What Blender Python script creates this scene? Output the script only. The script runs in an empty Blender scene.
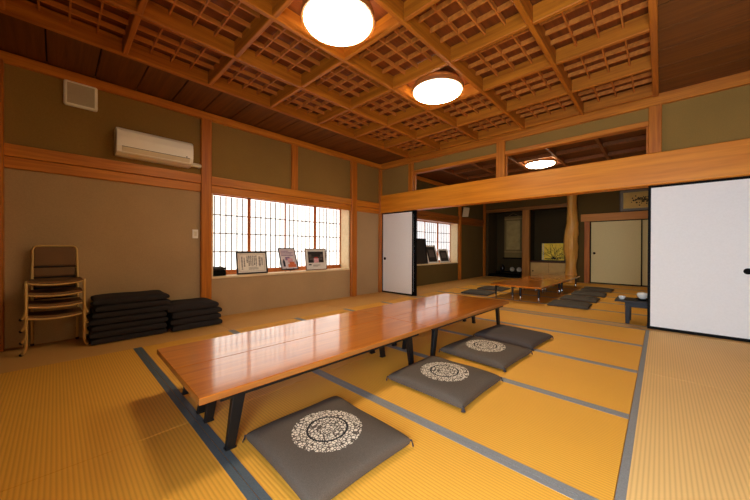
import bpy, bmesh, math, random
from mathutils import Vector, Matrix, Euler, noise

random.seed(7)
scene = bpy.context.scene
COL = scene.collection
PI = math.pi

# ------------------------------------------------------------------ helpers
def tag(o, label=None, cat=None, group=None, kind=None):
    if label: o['label'] = label
    if cat: o['category'] = cat
    if group: o['group'] = group
    if kind: o['kind'] = kind
    return o

def empty(name, loc=(0, 0, 0), rz=0.0, label=None, cat=None, group=None, kind=None, rot=None):
    o = bpy.data.objects.new(name, None)
    COL.objects.link(o)
    o.location = loc
    o.rotation_euler = rot if rot else (0, 0, rz)
    o.empty_display_size = 0.05
    return tag(o, label, cat, group, kind)

def obj(name, bm, mat, parent=None, smooth=False, bevel=0.0, seg=2, loc=None, rot=None):
    bmesh.ops.recalc_face_normals(bm, faces=bm.faces)
    me = bpy.data.meshes.new(name)
    bm.to_mesh(me); bm.free()
    for m in (mat if isinstance(mat, (list, tuple)) else [mat]):
        me.materials.append(m)
    if smooth:
        for p in me.polygons: p.use_smooth = True
        try: me.set_sharp_from_angle(angle=math.radians(40))
        except Exception: pass
    o = bpy.data.objects.new(name, me)
    COL.objects.link(o)
    if parent: o.parent = parent
    if loc: o.location = loc
    if rot: o.rotation_euler = rot
    if bevel:
        b = o.modifiers.new('bevel', 'BEVEL')
        b.width = bevel; b.segments = seg; b.limit_method = 'ANGLE'; b.angle_limit = math.radians(40)
    return o

def copy_tree(o, parent=None):
    c = o.copy(); COL.objects.link(c)
    if parent: c.parent = parent
    for ch in list(o.children): copy_tree(ch, c)
    return c

def B(): return bmesh.new()

def box(bm, x0, x1, y0, y1, z0, z1, mi=0, M=None):
    x0, x1 = min(x0, x1), max(x0, x1); y0, y1 = min(y0, y1), max(y0, y1); z0, z1 = min(z0, z1), max(z0, z1)
    v = [bm.verts.new((x, y, z)) for z in (z0, z1) for y in (y0, y1) for x in (x0, x1)]
    if M is not None:
        for q in v: q.co = M @ q.co
    for f in ((0, 2, 3, 1), (4, 5, 7, 6), (0, 1, 5, 4), (2, 6, 7, 3), (0, 4, 6, 2), (1, 3, 7, 5)):
        fc = bm.faces.new([v[i] for i in f]); fc.material_index = mi
    return v

def hexa(bm, bot, top, mi=0):
    v = [bm.verts.new(p) for p in list(bot) + list(top)]
    n = len(bot)
    fs = [bm.faces.new(v[:n][::-1]), bm.faces.new(v[n:])]
    for i in range(n):
        j = (i + 1) % n
        fs.append(bm.faces.new((v[i], v[j], v[n + j], v[n + i])))
    for f in fs: f.material_index = mi

def lathe(bm, prof, n=32, c=(0, 0, 0), mi=0, axis='z'):
    rings = []
    for r, z in prof:
        ring = []
        if r < 1e-6:
            p = (0, 0, z)
            ring = [p]
        else:
            ring = [(r * math.cos(2 * PI * k / n), r * math.sin(2 * PI * k / n), z) for k in range(n)]
        vs = []
        for p in ring:
            if axis == 'y': p = (p[0], p[2], p[1])
            if axis == 'x': p = (p[2], p[0], p[1])
            vs.append(bm.verts.new((p[0] + c[0], p[1] + c[1], p[2] + c[2])))
        rings.append(vs)
    for a, b in zip(rings, rings[1:]):
        for k in range(n):
            j = (k + 1) % n
            if len(a) == 1 and len(b) == 1: continue
            if len(a) == 1: f = bm.faces.new((a[0], b[j], b[k]))
            elif len(b) == 1: f = bm.faces.new((a[k], a[j], b[0]))
            else: f = bm.faces.new((a[k], a[j], b[j], b[k]))
            f.material_index = mi
    for end in (rings[0], rings[-1]):
        if len(end) > 1:
            f = bm.faces.new(end); f.material_index = mi

def tube(bm, pts, r, n=10, mi=0, closed=False):
    pts = [Vector(p) for p in pts]
    rings = []
    up = None
    N = len(pts)
    for i, p in enumerate(pts):
        if closed:
            t = (pts[(i + 1) % N] - pts[i - 1]).normalized()
        else:
            t = (pts[min(i + 1, N - 1)] - pts[max(i - 1, 0)]).normalized()
        if up is None:
            up = Vector((0, 0, 1)) if abs(t.z) < 0.9 else Vector((1, 0, 0))
        s = t.cross(up).normalized(); up = s.cross(t).normalized()
        rr = r[i] if isinstance(r, (list, tuple)) else r
        rings.append([bm.verts.new(p + (s * math.cos(2 * PI * k / n) + up * math.sin(2 * PI * k / n)) * rr) for k in range(n)])
    pairs = list(zip(rings, rings[1:]))
    if closed: pairs.append((rings[-1], rings[0]))
    for a, b in pairs:
        for k in range(n):
            j = (k + 1) % n
            f = bm.faces.new((a[k], a[j], b[j], b[k])); f.material_index = mi
    if not closed:
        bm.faces.new(rings[0][::-1]).material_index = mi
        bm.faces.new(rings[-1]).material_index = mi

def arc(p0, p1, p2, n=6):
    """rounded corner p0->p1->p2 as a quadratic curve"""
    p0, p1, p2 = Vector(p0), Vector(p1), Vector(p2)
    return [(p0 * (1 - t) ** 2 + p1 * 2 * t * (1 - t) + p2 * t * t) for t in [k / n for k in range(n + 1)]]

# ------------------------------------------------------------------ materials
def lin(c):
    return tuple((x / 12.92 if x <= 0.04045 else ((x + 0.055) / 1.055) ** 2.4) for x in [v / 255.0 for v in c]) + (1.0,)

class NT:
    def __init__(self, name):
        self.m = bpy.data.materials.new(name); self.m.use_nodes = True
        self.t = self.m.node_tree
        self.b = self.t.nodes['Principled BSDF']
    def n(self, typ, **kw):
        nd = self.t.nodes.new(typ)
        for k, v in kw.items():
            if k.startswith('i_'):
                key = k[2:]
                key = int(key) if key.isdigit() else key.replace('_', ' ')
                nd.inputs[key].default_value = v
            else: setattr(nd, k, v)
        return nd
    def l(self, a, b): self.t.links.new(a, b)
    def co(self, scale=(1, 1, 1), kind='Object'):
        tc = self.n('ShaderNodeTexCoord'); mp = self.n('ShaderNodeMapping')
        mp.inputs['Scale'].default_value = scale
        self.l(tc.outputs[kind], mp.inputs['Vector']); return mp.outputs['Vector']
    def mix(self, fac, a, b, mode='MIX'):
        mx = self.n('ShaderNodeMix', data_type='RGBA', blend_type=mode)
        for s, v in (('Factor', fac), ('A', a), ('B', b)):
            sock = [i for i in mx.inputs if i.name == s and (i.type == ('VALUE' if s == 'Factor' else 'RGBA'))][0]
            if hasattr(v, 'is_output'): self.l(v, sock)
            else: sock.default_value = v
        return [o for o in mx.outputs if o.type == 'RGBA'][0]
    def ramp(self, fac, stops):
        r = self.n('ShaderNodeValToRGB'); e = r.color_ramp.elements
        while len(e) < len(stops): e.new(0.5)
        for i, (p, c) in enumerate(stops):
            e[i].position = p; e[i].color = c if len(c) == 4 else tuple(c) + (1,)
        self.l(fac, r.inputs['Fac']); return r.outputs['Color']
    def math(self, op, a, b=None):
        m = self.n('ShaderNodeMath', operation=op)
        for i, v in enumerate((a, b)):
            if v is None: continue
            if hasattr(v, 'is_output'): self.l(v, m.inputs[i])
            else: m.inputs[i].default_value = v
        return m.outputs[0]
    def bump(self, h, strength=0.3, dist=0.002):
        bp = self.n('ShaderNodeBump'); bp.inputs['Strength'].default_value = strength; bp.inputs['Distance'].default_value = dist
        self.l(h, bp.inputs['Height']); self.l(bp.outputs['Normal'], self.b.inputs['Normal'])
    def base(self, v):
        if hasattr(v, 'is_output'): self.l(v, self.b.inputs['Base Color'])
        else: self.b.inputs['Base Color'].default_value = v
    def set(self, rough=0.5, metal=0.0, coat=0.0, spec=0.5, coat_rough=0.1):
        self.b.inputs['Roughness'].default_value = rough
        self.b.inputs['Metallic'].default_value = metal
        self.b.inputs['Coat Weight'].default_value = coat
        self.b.inputs['Coat Roughness'].default_value = coat_rough
        self.b.inputs['Specular IOR Level'].default_value = spec
        return self

def flat(name, c, rough=0.5, metal=0.0, coat=0.0, spec=0.5, var=0.06, scale=8.0):
    t = NT(name); t.set(rough, metal, coat, spec)
    nz = t.n('ShaderNodeTexNoise', i_Scale=scale, i_Detail=4.0)
    t.l(t.co(), nz.inputs['Vector'])
    c = lin(c)
    lo = tuple(x * (1 - var) for x in c[:3]) + (1,); hi = tuple(min(1, x * (1 + var)) for x in c[:3]) + (1,)
    t.base(t.ramp(nz.outputs['Fac'], [(0.3, lo), (0.7, hi)]))
    return t.m

def wood(name, dark, light, axis='y', rough=0.45, coat=0.0, grain=1.0, spec=0.4):
    """straight grained timber, the grain running along the given axis"""
    t = NT(name); t.set(rough, 0, coat, spec)
    s = {'x': (1.2, 26, 26), 'y': (26, 1.2, 26), 'z': (26, 26, 1.2)}[axis]
    v = t.co(tuple(q * grain for q in s))
    n1 = t.n('ShaderNodeTexNoise', i_Scale=1.0, i_Detail=5.0, i_Roughness=0.6, i_Distortion=0.4); t.l(v, n1.inputs['Vector'])
    n2 = t.n('ShaderNodeTexNoise', i_Scale=0.9, i_Detail=2.0); t.l(t.co(), n2.inputs['Vector'])
    c = t.ramp(n1.outputs['Fac'], [(0.3, lin(dark)), (0.68, lin(light))])
    c = t.mix(t.math('MULTIPLY', n2.outputs['Fac'], 0.35), c, lin(dark))
    t.base(c); t.bump(n1.outputs['Fac'], 0.12, 0.001)
    return t.m

def plaster(name, c, scale=90):
    t = NT(name); t.set(0.9, 0, 0, 0.2)
    a = t.n('ShaderNodeTexNoise', i_Scale=scale, i_Detail=6.0); t.l(t.co(), a.inputs['Vector'])
    b = t.n('ShaderNodeTexNoise', i_Scale=1.6, i_Detail=3.0); t.l(t.co(), b.inputs['Vector'])
    c = lin(c); lo = tuple(x * .86 for x in c[:3]) + (1,); hi = tuple(x * 1.1 for x in c[:3]) + (1,)
    m = t.mix(0.5, a.outputs['Fac'], b.outputs['Fac'])
    t.base(t.ramp(m, [(0.3, lo), (0.7, hi)])); t.bump(a.outputs['Fac'], 0.25, 0.002)
    return t.m

def tatami(name, c, along='x'):
    """woven rush: ridges run along the mat, cross threads between them"""
    t = NT(name); t.set(0.62, 0, 0, 0.35)
    v = t.co()
    w = t.n('ShaderNodeTexWave', wave_type='BANDS', bands_direction='Y' if along == 'x' else 'X')
    w.inputs['Scale'].default_value = 18.5; w.inputs['Distortion'].default_value = 0.15
    w.inputs['Detail'].default_value = 1.0; w.inputs['Detail Scale'].default_value = 6.0
    t.l(v, w.inputs['Vector'])
    nz = t.n('ShaderNodeTexNoise', i_Scale=1.0, i_Detail=3.0)
    t.l(t.co((30, 420, 1) if along == 'y' else (420, 30, 1)), nz.inputs['Vector'])
    big = t.n('ShaderNodeTexNoise', i_Scale=1.3, i_Detail=3.0); t.l(v, big.inputs['Vector'])
    c0 = lin(c); dk = tuple(x * y for x, y in zip(c0[:3], (.84, .81, .76))) + (1,)
    col = t.ramp(w.outputs['Fac'], [(0.0, dk), (0.45, c0), (1.0, tuple(min(1, x * 1.06) for x in c0[:3]) + (1,))])
    col = t.mix(t.math('MULTIPLY', nz.outputs['Fac'], 0.28), col, dk)
    gr = lin((176, 132, 62))
    col = t.mix(t.math('MULTIPLY', big.outputs['Fac'], 0.22), col, gr)
    t.base(col)
    h = t.math('ADD', w.outputs['Fac'], t.math('MULTIPLY', nz.outputs['Fac'], 0.5))
    t.bump(h, 0.34, 0.0014)
    return t.m

def emit(name, c, strength, base=(240, 240, 240)):
    t = NT(name); t.base(lin(base)); t.set(0.6)
    t.b.inputs['Emission Color'].default_value = lin(c); t.b.inputs['Emission Strength'].default_value = strength
    return t.m

# colours of the place
BEAM_D, BEAM_L = (164, 88, 20), (222, 140, 44)
M_beam_y = wood('cypress_beam_y', BEAM_D, BEAM_L, 'y', 0.42)
M_beam_x = wood('cypress_beam_x', BEAM_D, BEAM_L, 'x', 0.42)
M_post = wood('cypress_post', (160, 84, 18), (214, 130, 38), 'z', 0.42)
M_kamoi = wood('pine_lintel', (206, 118, 24), (242, 158, 44), 'x', 0.4, grain=0.7)
M_nag = wood('pine_rail', (178, 100, 22), (226, 144, 44), 'y', 0.4, grain=0.8)
M_coff = wood('coffer_timber_x', (146, 78, 10), (200, 122, 28), 'x', 0.5)
M_coffy = wood('coffer_timber_y', (146, 78, 10), (200, 122, 28), 'y', 0.5)
M_lat = wood('coffer_lattice_timber', (160, 88, 28), (208, 130, 50), 'y', 0.55)
M_board = wood('ceiling_board', (88, 48, 8), (128, 76, 16), 'x', 0.6)
M_panel = wood('coffer_board', (100, 46, 10), (146, 74, 18), 'y', 0.6)
M_sill = wood('pale_sill', (230, 202, 154), (246, 226, 184), 'y', 0.45)
M_plas_lo = plaster('tan_sand_plaster', (182, 153, 112))
M_plas_up = plaster('olive_sand_plaster', (146, 114, 58))
M_plas_far = plaster('far_room_plaster_dimmed', (98, 80, 42))  # darker olive, the far room's dim light put into the colour
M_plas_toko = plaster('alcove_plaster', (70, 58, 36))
M_tat_x = tatami('rush_mat_long_x', (238, 174, 60), 'x')
M_tat_l = tatami('rush_mat_window_side_shaded', (218, 164, 90), 'y')  # darker than the right strip, weaker light put into the rush colour
M_tat_y = tatami('rush_mat_long_y_daylit', (238, 196, 126), 'y')  # paler than the middle mats, daylight put into the rush colour
M_heri = flat('mat_border_sheen', (132, 132, 130), 0.55, var=.15, scale=140)  # paler copy of the same border, reflected sheen put into the colour
M_heri_d = flat('blue_grey_mat_border', (80, 92, 98), 0.55, var=.15, scale=140)
M_thresh = wood('threshold_wood', (196, 150, 90), (222, 178, 112), 'x', 0.35)
M_black = flat('black_lacquer', (9, 9, 9), 0.6, spec=0.1)
M_blackm = flat('black_painted_steel', (20, 20, 22), 0.38, metal=0.2)
M_fus = flat('fusuma_paper', (244, 245, 246), 0.85, var=.02, scale=60)
M_fus_far = flat('aged_fusuma_paper', (228, 216, 164), 0.85, var=.03, scale=60)
M_white = flat('white_plastic', (246, 242, 228), 0.4, var=.02)
M_cream = flat('cream_plastic', (226, 216, 190), 0.5, var=.03)
M_grille = flat('speaker_grille', (186, 174, 148), 0.7, var=.2, scale=400)
M_dark = flat('dark_slot', (40, 34, 30), 0.7)
M_chrome = flat('chrome', (190, 192, 196), 0.12, metal=1.0)

def table_mat():
    t = NT('glossy_table_veneer'); t.set(0.3, 0, 1.0, 0.5, 0.11); t.b.inputs['Coat IOR'].default_value = 1.75
    v = t.co((22, 1.3, 22))
    n1 = t.n('ShaderNodeTexNoise', i_Scale=1.0, i_Detail=5.0, i_Distortion=0.5); t.l(v, n1.inputs['Vector'])
    n3 = t.n('ShaderNodeTexNoise', i_Scale=1.0, i_Detail=2.0); t.l(t.co((300, 8, 1)), n3.inputs['Vector'])
    c = t.ramp(n1.outputs['Fac'], [(0.28, lin((182, 94, 12))), (0.7, lin((224, 134, 28)))])
    c = t.mix(t.math('MULTIPLY', n3.outputs['Fac'], 0.3), c, lin((168, 86, 12)))
    t.base(c); return t.m
M_table = table_mat()
M_edge = wood('table_edge', (150, 92, 40), (190, 124, 58), 'y', 0.35)

def cushion_mat(name, body, medal=True, seed=0.0):
    t = NT(name); t.set(0.88, 0, 0, 0.25)
    tc = t.n('ShaderNodeTexCoord')
    fine = t.n('ShaderNodeTexNoise', i_Scale=380.0, i_Detail=2.0); t.l(tc.outputs['Object'], fine.inputs['Vector'])
    c0 = lin(body); lo = tuple(x * .72 for x in c0[:3]) + (1,); hi = tuple(x * 1.22 for x in c0[:3]) + (1,)
    cloth = t.ramp(fine.outputs['Fac'], [(0.3, lo), (0.7, hi)])
    if medal:
        sp = t.n('ShaderNodeSeparateXYZ'); t.l(tc.outputs['Object'], sp.inputs[0])
        x, y = sp.outputs['X'], sp.outputs['Y']
        r = t.math('SQRT', t.math('ADD', t.math('MULTIPLY', x, x), t.math('MULTIPLY', y, y)))
        th = t.math('ARCTAN2', y, x)
        # lobed outer edge
        lobes = t.math('MULTIPLY', t.math('ABSOLUTE', t.math('SINE', t.math('MULTIPLY', th, 16.0))), 0.005)
        inside = t.math('LESS_THAN', r, t.math('ADD', lobes, 0.172))
        vo = t.n('ShaderNodeTexVoronoi', feature='DISTANCE_TO_EDGE', i_Scale=60.0)
        cb = t.n('ShaderNodeCombineXYZ'); t.l(x, cb.inputs[0]); t.l(y, cb.inputs[1])
        t.l(cb.outputs[0], vo.inputs['Vector'])
        scroll = t.math('GREATER_THAN', vo.outputs['Distance'], 0.105)
        # concentric dark rings and petals round the middle
        def ring(r0, w):
            return t.math('GREATER_THAN', t.math('ABSOLUTE', t.math('SUBTRACT', r, r0)), w)
        petal = t.math('ADD', 0.044, t.math('MULTIPLY', t.math('SINE', t.math('MULTIPLY', th, 8.0)), 0.006))
        pet = t.math('GREATER_THAN', t.math('ABSOLUTE', t.math('SUBTRACT', r, petal)), 0.004)
        m = t.math('MULTIPLY', inside, scroll)
        dark = t.math('MULTIPLY', t.math('LESS_THAN', t.math('ABSOLUTE', t.math('SUBTRACT', r, 0.100)), 0.0055), 1.0)
        m = t.math('MULTIPLY', m, ring(0.137, 0.0012))
        m = t.math('MULTIPLY', m, pet)
        cloth = t.mix(t.math('MULTIPLY', m, 0.95), cloth, lin((228, 214, 192)))
        cloth = t.mix(dark, cloth, lin((40, 36, 36)))
    t.base(cloth); t.bump(fine.outputs['Fac'], 0.3, 0.0008)
    return t.m
M_cush = cushion_mat('grey_cushion_cloth_medallion', (90, 79, 68))
M_cush_plain = cushion_mat('grey_cushion_cloth', (80, 71, 66), False)
M_cush_far = cushion_mat('far_cushion_cloth', (84, 78, 70), False)
M_cush_dk = cushion_mat('charcoal_cushion_cloth', (44, 40, 40), False)
M_tassel = flat('tassel_thread', (52, 46, 48), 0.9)

# ------------------------------------------------------------------ camera
cd = bpy.data.cameras.new('camera'); cam = bpy.data.objects.new('camera', cd); COL.objects.link(cam)
FPX, YAW, PITCH, ROLL, CY = 301.96, math.radians(43.43), math.radians(-0.254), math.radians(0.2156), 249.384
cd.sensor_fit = 'HORIZONTAL'; cd.sensor_width = 36.0; cd.lens = FPX / 750 * 36
cd.shift_y = (CY - 250) / 750
cd.clip_start = 0.02
cam.location = (0, 0, 1.0)
F = Vector((-math.sin(YAW) * math.cos(PITCH), math.cos(YAW) * math.cos(PITCH), math.sin(PITCH)))
R = Vector((math.cos(YAW), math.sin(YAW), 0)); U = R.cross(F)
R2 = R * math.cos(ROLL) + U * math.sin(ROLL); U2 = R2.cross(F)
cam.matrix_world = Matrix(((R2.x, U2.x, -F.x, 0), (R2.y, U2.y, -F.y, 0), (R2.z, U2.z, -F.z, 1.0), (0, 0, 0, 1)))
scene.camera = cam

# ------------------------------------------------------------------ dimensions
XL, XR = -4.652, 0.85          # left and right walls
YN, YP, YF = -0.43, 5.12, 10.70  # near wall, line of the sliding doors, far wall
ZC = 2.85                      # underside of the coffer beams
KB, KT = 1.79, 2.18            # big lintel
NB, NT_ = 1.77, 2.005          # rails
MB_, MT = 2.775, 2.90          # cornice

def S(name, bm, mat, label, parent=None, **kw):
    o = obj(name, bm, mat, parent, **kw)
    if parent is None: tag(o, label, kw.get('cat'), kind='structure')
    return o

# ------------------------------------------------------------------ floor
bm = B(); box(bm, XL - .15, XR + .15, YN - .15, YF + .95, -0.12, -0.02)
floor = obj('floor', bm, M_thresh)
tag(floor, 'tatami floor of both rooms, woven straw mats with grey cloth borders', 'floor', kind='structure')

def mat_(x0, x1, y0, y1, along, borders=True, hm=None, hm0=None):
    g = 0.0015
    bm = B(); box(bm, x0 + g, x1 - g, y0 + g, y1 - g, -0.02, 0.0)
    c = Vector(((x0 + x1) / 2, (y0 + y1) / 2, 0))
    m = obj('tatami_mat', bm, M_tat_x if along == 'x' else (M_tat_l if x1 < -3 else M_tat_y), floor, bevel=0.002, seg=1)
    if borders:
        w = 0.033
        for s in borders if isinstance(borders, (list, tuple)) else (0, 1):
            e = B()
            if along == 'x':
                ya = y0 + g if s == 0 else y1 - g - w
                box(e, x0 + g, x1 - g, ya, ya + w, -0.001, 0.0016)
            else:
                xa = x0 + g if s == 0 else x1 - g - w
                box(e, xa, xa + w, y0 + g, y1 - g, -0.001, 0.0016)
            obj('edge_cloth', e, (hm0 if s == 0 else None) or hm or M_heri, m)
    return m

XA, XM, XB = -3.77, -1.95, -0.13
rows = [YN, 0.555, 1.452, 2.345, 3.25, 4.155, 5.02]
for i in range(6):
    for (a, b) in ((XA, XM), (XM, XB)):
        brd = (1,) if i == 0 else (0, 1)
        mat_(a, b, rows[i], rows[i + 1], 'x', brd, M_heri_d if i == 0 else None, M_heri_d if i == 1 else None)
# side strips: long mats running away from the camera
for a, b in ((YN, 1.46), (1.46, 3.28), (3.28, 5.02)):
    mat_(XL, XA, a, b, 'y', False)
    mat_(XB, XR, a, b, 'y', (0,))
bm = B(); box(bm, XL, XR, 5.02, 5.20, -0.02, 0.001)
for k in range(3): pass
obj('threshold', bm, M_thresh, floor)
rf = [5.20, 6.10, 7.0, 7.9, 8.8, 9.7, 10.62]
for i in range(6):
    for (a, b) in ((XA, XM), (XM, XB)):
        mat_(a, b, rf[i], rf[i + 1], 'x', (0, 1))
for a, b in ((5.20, 7.0), (7.0, 8.8), (8.8, 10.62)):
    mat_(XL, XA, a, b, 'y', False); mat_(XB, XR, a, b, 'y', (0,))
bm = B(); box(bm, XL, XR, 10.62, YF, -0.02, 0.002); obj('threshold', bm, M_thresh, floor)

# ------------------------------------------------------------------ left wall with two windows
W1 = (1.526, 4.14, 0.551, 1.83); W2 = (5.75, 8.70, 0.54, 1.80)
def wall_left():
    bm = B()
    t = 0.34
    x0, x1 = XL - t, XL
    ys = [YN - .15, W1[0], W1[1], W2[0], W2[1], YF + .95]
    for (a, b) in ((ys[0], ys[1]), (ys[2], ys[3]), (ys[4], ys[5])):
        box(bm, x0, x1, a, b, -0.02, 1.9, 0)
    for w in (W1, W2):
        box(bm, x0, x1, w[0], w[1], -0.02, w[2], 0); box(bm, x0, x1, w[0], w[1], w[3], 1.9, 0)
    box(bm, x0, x1, ys[0], YP, 1.9, 3.1, 1)
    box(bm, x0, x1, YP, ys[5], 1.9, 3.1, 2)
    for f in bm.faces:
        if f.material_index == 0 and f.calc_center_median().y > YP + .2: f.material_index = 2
    return bm
wl = S('wall_left', wall_left(), [M_plas_lo, M_plas_up, M_plas_far], 'sand plastered wall on the left with the two paper windows')

def trim(n, bm, mat, label, bevel=0.004):
    o = obj('trim_%d' % n, bm, mat, None, bevel=bevel, seg=1)
    return tag(o, label, 'wood trim', kind='structure')

tn = 0
def T(bm, mat, label, bevel=0.004):
    global tn; tn += 1
    return trim(tn, bm, mat, label, bevel)

# horizontal rails on the left wall (upper rail stands proud of the lower)
bm = B(); box(bm, XL, XL + .045, YN, YP - .04, 1.885, NT_); box(bm, XL, XL + .028, YN, YP - .04, NB, 1.88)
T(bm, M_nag, 'two-stepped wooden rail along the left wall above the window')
bm = B(); box(bm, XL, XL + .05, YN, YP - .04, 2.785, 2.885)
T(bm, M_nag, 'wooden cornice along the top of the left wall, near room')
bm = B()
M_nagf = wood('dimmed_far_rail', (116, 60, 14), (156, 90, 26), 'y')  # rail wood darkened, dim light of the far wall put into it
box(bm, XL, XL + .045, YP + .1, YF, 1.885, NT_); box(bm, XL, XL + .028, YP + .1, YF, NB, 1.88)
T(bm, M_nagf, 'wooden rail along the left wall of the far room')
bm = B(); box(bm, XL, XL + .05, YP + .1, YF, 2.785, 2.885)
T(bm, M_nag, 'wooden cornice along the top of the far room left wall')
def post(x0, x1, y0, y1, z0, z1, label, mat=None):
    bm = B(); box(bm, x0, x1, y0, y1, z0, z1); return T(bm, mat or M_post, label, 0.006)
post(XL, XL + .06, 1.375, 1.508, 0.001, 2.785, 'tall wooden post on the left wall between the switch and the window')
post(XL, XL + .04, 2.79, 2.91, NT_, 2.785, 'short wooden post above the middle of the near window')
post(XL, XL + .06, 4.16, 4.31, 0.001, 2.785, 'wooden post on the left wall at the far end of the near window')
post(XL, XL + .05, YP - .10, YP - .02, 0.001, 2.785, 'slim corner post beside the left white sliding door')
post(XL, XL + .11, YN, YN + .085, 0.001, 2.785, 'dark corner post at the left edge behind the chair stack')
post(XL, XL + .05, 8.72, 8.86, 0.001, 2.785, 'wooden post beside the far room window')
post(XL, XL + .05, 10.56, 10.70, 0.001, 2.785, 'corner post beside the scroll alcove')

# windows: recess lined in pale wood, sliding paper screens at the back
M_paper = emit('lit_shoji_paper', (255, 252, 244), 1.15, (250, 248, 240))
M_paper2 = emit('lit_far_shoji_paper', (250, 252, 255), 0.7, (250, 250, 246))
M_bar = wood('shoji_bar', (70, 54, 44), (104, 82, 66), 'z', 0.6)
M_sash = wood('shoji_sash', (170, 90, 34), (206, 120, 52), 'z', 0.5)
M_head = wood('window_head', (178, 100, 40), (214, 130, 56), 'y', 0.45)
def window(n, w, label, npan, vbars, hb, paper, head):
    y0, y1, z0, z1 = w
    root = empty('window_%d' % n, (XL, (y0 + y1) / 2, z0), label=label, cat='window', kind='structure')
    L = (y1 - y0) / 2; H = z1 - z0; D = -0.26
    bm = B(); box(bm, D - .06, .02, -L, L, -0.001, .03); obj('sill', bm, M_sill, root, bevel=.003)
    for s in (-1, 1):
        bm = B(); box(bm, D - .06, 0.003, s * L, s * (L - .018), .03, H); obj('reveal', bm, M_sill, root)
    bm = B(); box(bm, D - .06, 0.012, -L + .018, L - .018, H - head, H + .0); obj('head_rail', bm, M_head, root, bevel=.002)
    bm = B(); box(bm, D - .05, D + .03, -L + .018, L - .018, .03, .055); obj('bottom_track', bm, M_sash, root)
    # an added plain backing so that nothing shows past the screens
    bm = B(); box(bm, D - .08, D - .06, -L, L, 0, H); obj('screen_backing', bm, M_white, root)
    pw = 2 * (L - .018) / npan
    zt = H - head; zb = .055
    for k in range(npan):
        a = -L + .018 + k * pw; dx = D + (0.0 if k % 2 else -0.026)
        p = empty('shoji_screen', (dx, a + pw / 2, zb)); p.parent = root
        hw = pw / 2 + .012; hh = zt - zb
        if k == 0 or k == npan - 1: hw = pw / 2
        e = B(); box(e, -.003, -.001, -hw + .02, hw - .02, .02, hh - .02); obj('paper', e, paper, p)
        e = B()
        for s in (-1, 1): box(e, -.012, .012, s * hw, s * (hw - .026), 0, hh)
        box(e, -.012, .012, -hw, hw, 0, .045); box(e, -.012, .012, -hw, hw, hh - .02, hh)
        obj('sash', e, M_sash, p)
        e = B()
        for j in range(1, vbars):
            y = -hw + .026 + (2 * hw - .052) * j / vbars
            box(e, -.0005, .009, y - .0075, y + .0075, .04, hh - .028)
        for j in range(1, hb):
            z = .045 + (hh - .075) * j / hb
            box(e, -.0005, .010, -hw + .02, hw - .02, z - .0075, z + .0075)
        obj('lattice', e, M_bar, p)
    return root
window(1, W1, 'near window of four white paper screens with thin lattice on the left wall', 4, 7, 4, M_paper, .014)
window(2, W2, 'far room window of paper screens on the left wall beyond the open door', 4, 7, 4, M_paper2, .03)

# ------------------------------------------------------------------ wall line between the two rooms (above the lintel)
bm = B()
# plaster: left bay and right bay whole, the two middle bays only a strip above the openings
box(bm, XL, -3.84, YP - .02, YP + .05, KT, 3.0); box(bm, -0.0, XR, YP - .02, YP + .05, KT, 3.0)
box(bm, -3.84, 0, YP - .02, YP + .05, 2.60, 3.0)
S('wall_middle', bm, M_plas_up, 'olive plaster strip above the big lintel between the two rooms')
bm = B(); box(bm, XL, XR, YP - .08, YP + .12, KB, KT)
T(bm, M_kamoi, 'massive pale wooden lintel beam spanning over the sliding doors', 0.008)
bm = B(); box(bm, XL, XR, YP - .065, YP + .11, 2.765, 2.90)
T(bm, M_beam_x, 'wooden cornice beam above the middle wall under the ceiling')
post(-3.845, -3.725, YP - .06, YP + .08, KT, 2.765, 'short post over the lintel, left end of the transoms')
post(-2.01, -1.87, YP - .06, YP + .08, KT, 2.765, 'short post over the lintel between the two transom openings')
post(-0.12, 0.0, YP - .07, YP + .09, KT, 2.765, 'post over the lintel at the right end of the transom openings')
for a, b, lb in ((-3.725, -2.01, 'upper rail of the left transom opening'), (-1.87, -0.12, 'upper rail of the right transom opening')):
    bm = B(); box(bm, a, b, YP - .05, YP + .06, 2.535, 2.60); T(bm, M_beam_x, lb)
    bm = B()
    for x in (a, b - .022): box(bm, x, x + .022, YP - .01, YP + .03, KT, 2.535)
    box(bm, a + .022, b - .022, YP - .01, YP + .03, KT, KT + .018)
    T(bm, M_post, lb.replace('upper rail', 'inner frame'), .002)

# ------------------------------------------------------------------ remaining shell: right wall, near wall with garden windows, far wall
bm = B(); box(bm, XR, XR + .15, YN - .15, YF + .95, -0.02, 3.1)
S('wall_right', bm, M_plas_lo, 'sand plastered wall on the right')
GW = (-0.5, 0.76, 0.06, 1.80)
bm = B()
box(bm, XL - .3, GW[0], YN - .15, YN, -.02, 3.1); box(bm, GW[1], XR, YN - .15, YN, -.02, 3.1)
box(bm, GW[0], GW[1], YN - .15, YN, -.02, GW[2]); box(bm, GW[0], GW[1], YN - .15, YN, GW[3], 3.1)
S('wall_front', bm, wood('bounce_cutting_panelling', (52, 32, 16), (78, 50, 26), 'z'), 'unseen wall behind the camera, panelled dark to cut bounce, with garden windows')  # dark finish of this unseen wall added to cut bounce into the left corner
root = empty('window_3', ((GW[0] + GW[1]) / 2, YN - .08, GW[2]), label='clear garden window in the wall behind the camera', cat='window', kind='structure')
L = (GW[1] - GW[0]) / 2; H = GW[3] - GW[2]
bm = B()
for s in (-1, 1): box(bm, s * L, s * (L - .04), -.05, .06, 0, H)
box(bm, -L + .04, L - .04, -.05, .06, 0, .04); box(bm, -L + .04, L - .04, -.05, .06, H - .04, H)
for k in (1, 2, 3):
    x = -L + 2 * L * k / 4; box(bm, x - .02, x + .02, -.03, .03, .04, H - .04)
obj('frame', bm, M_sash, root)
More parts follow.
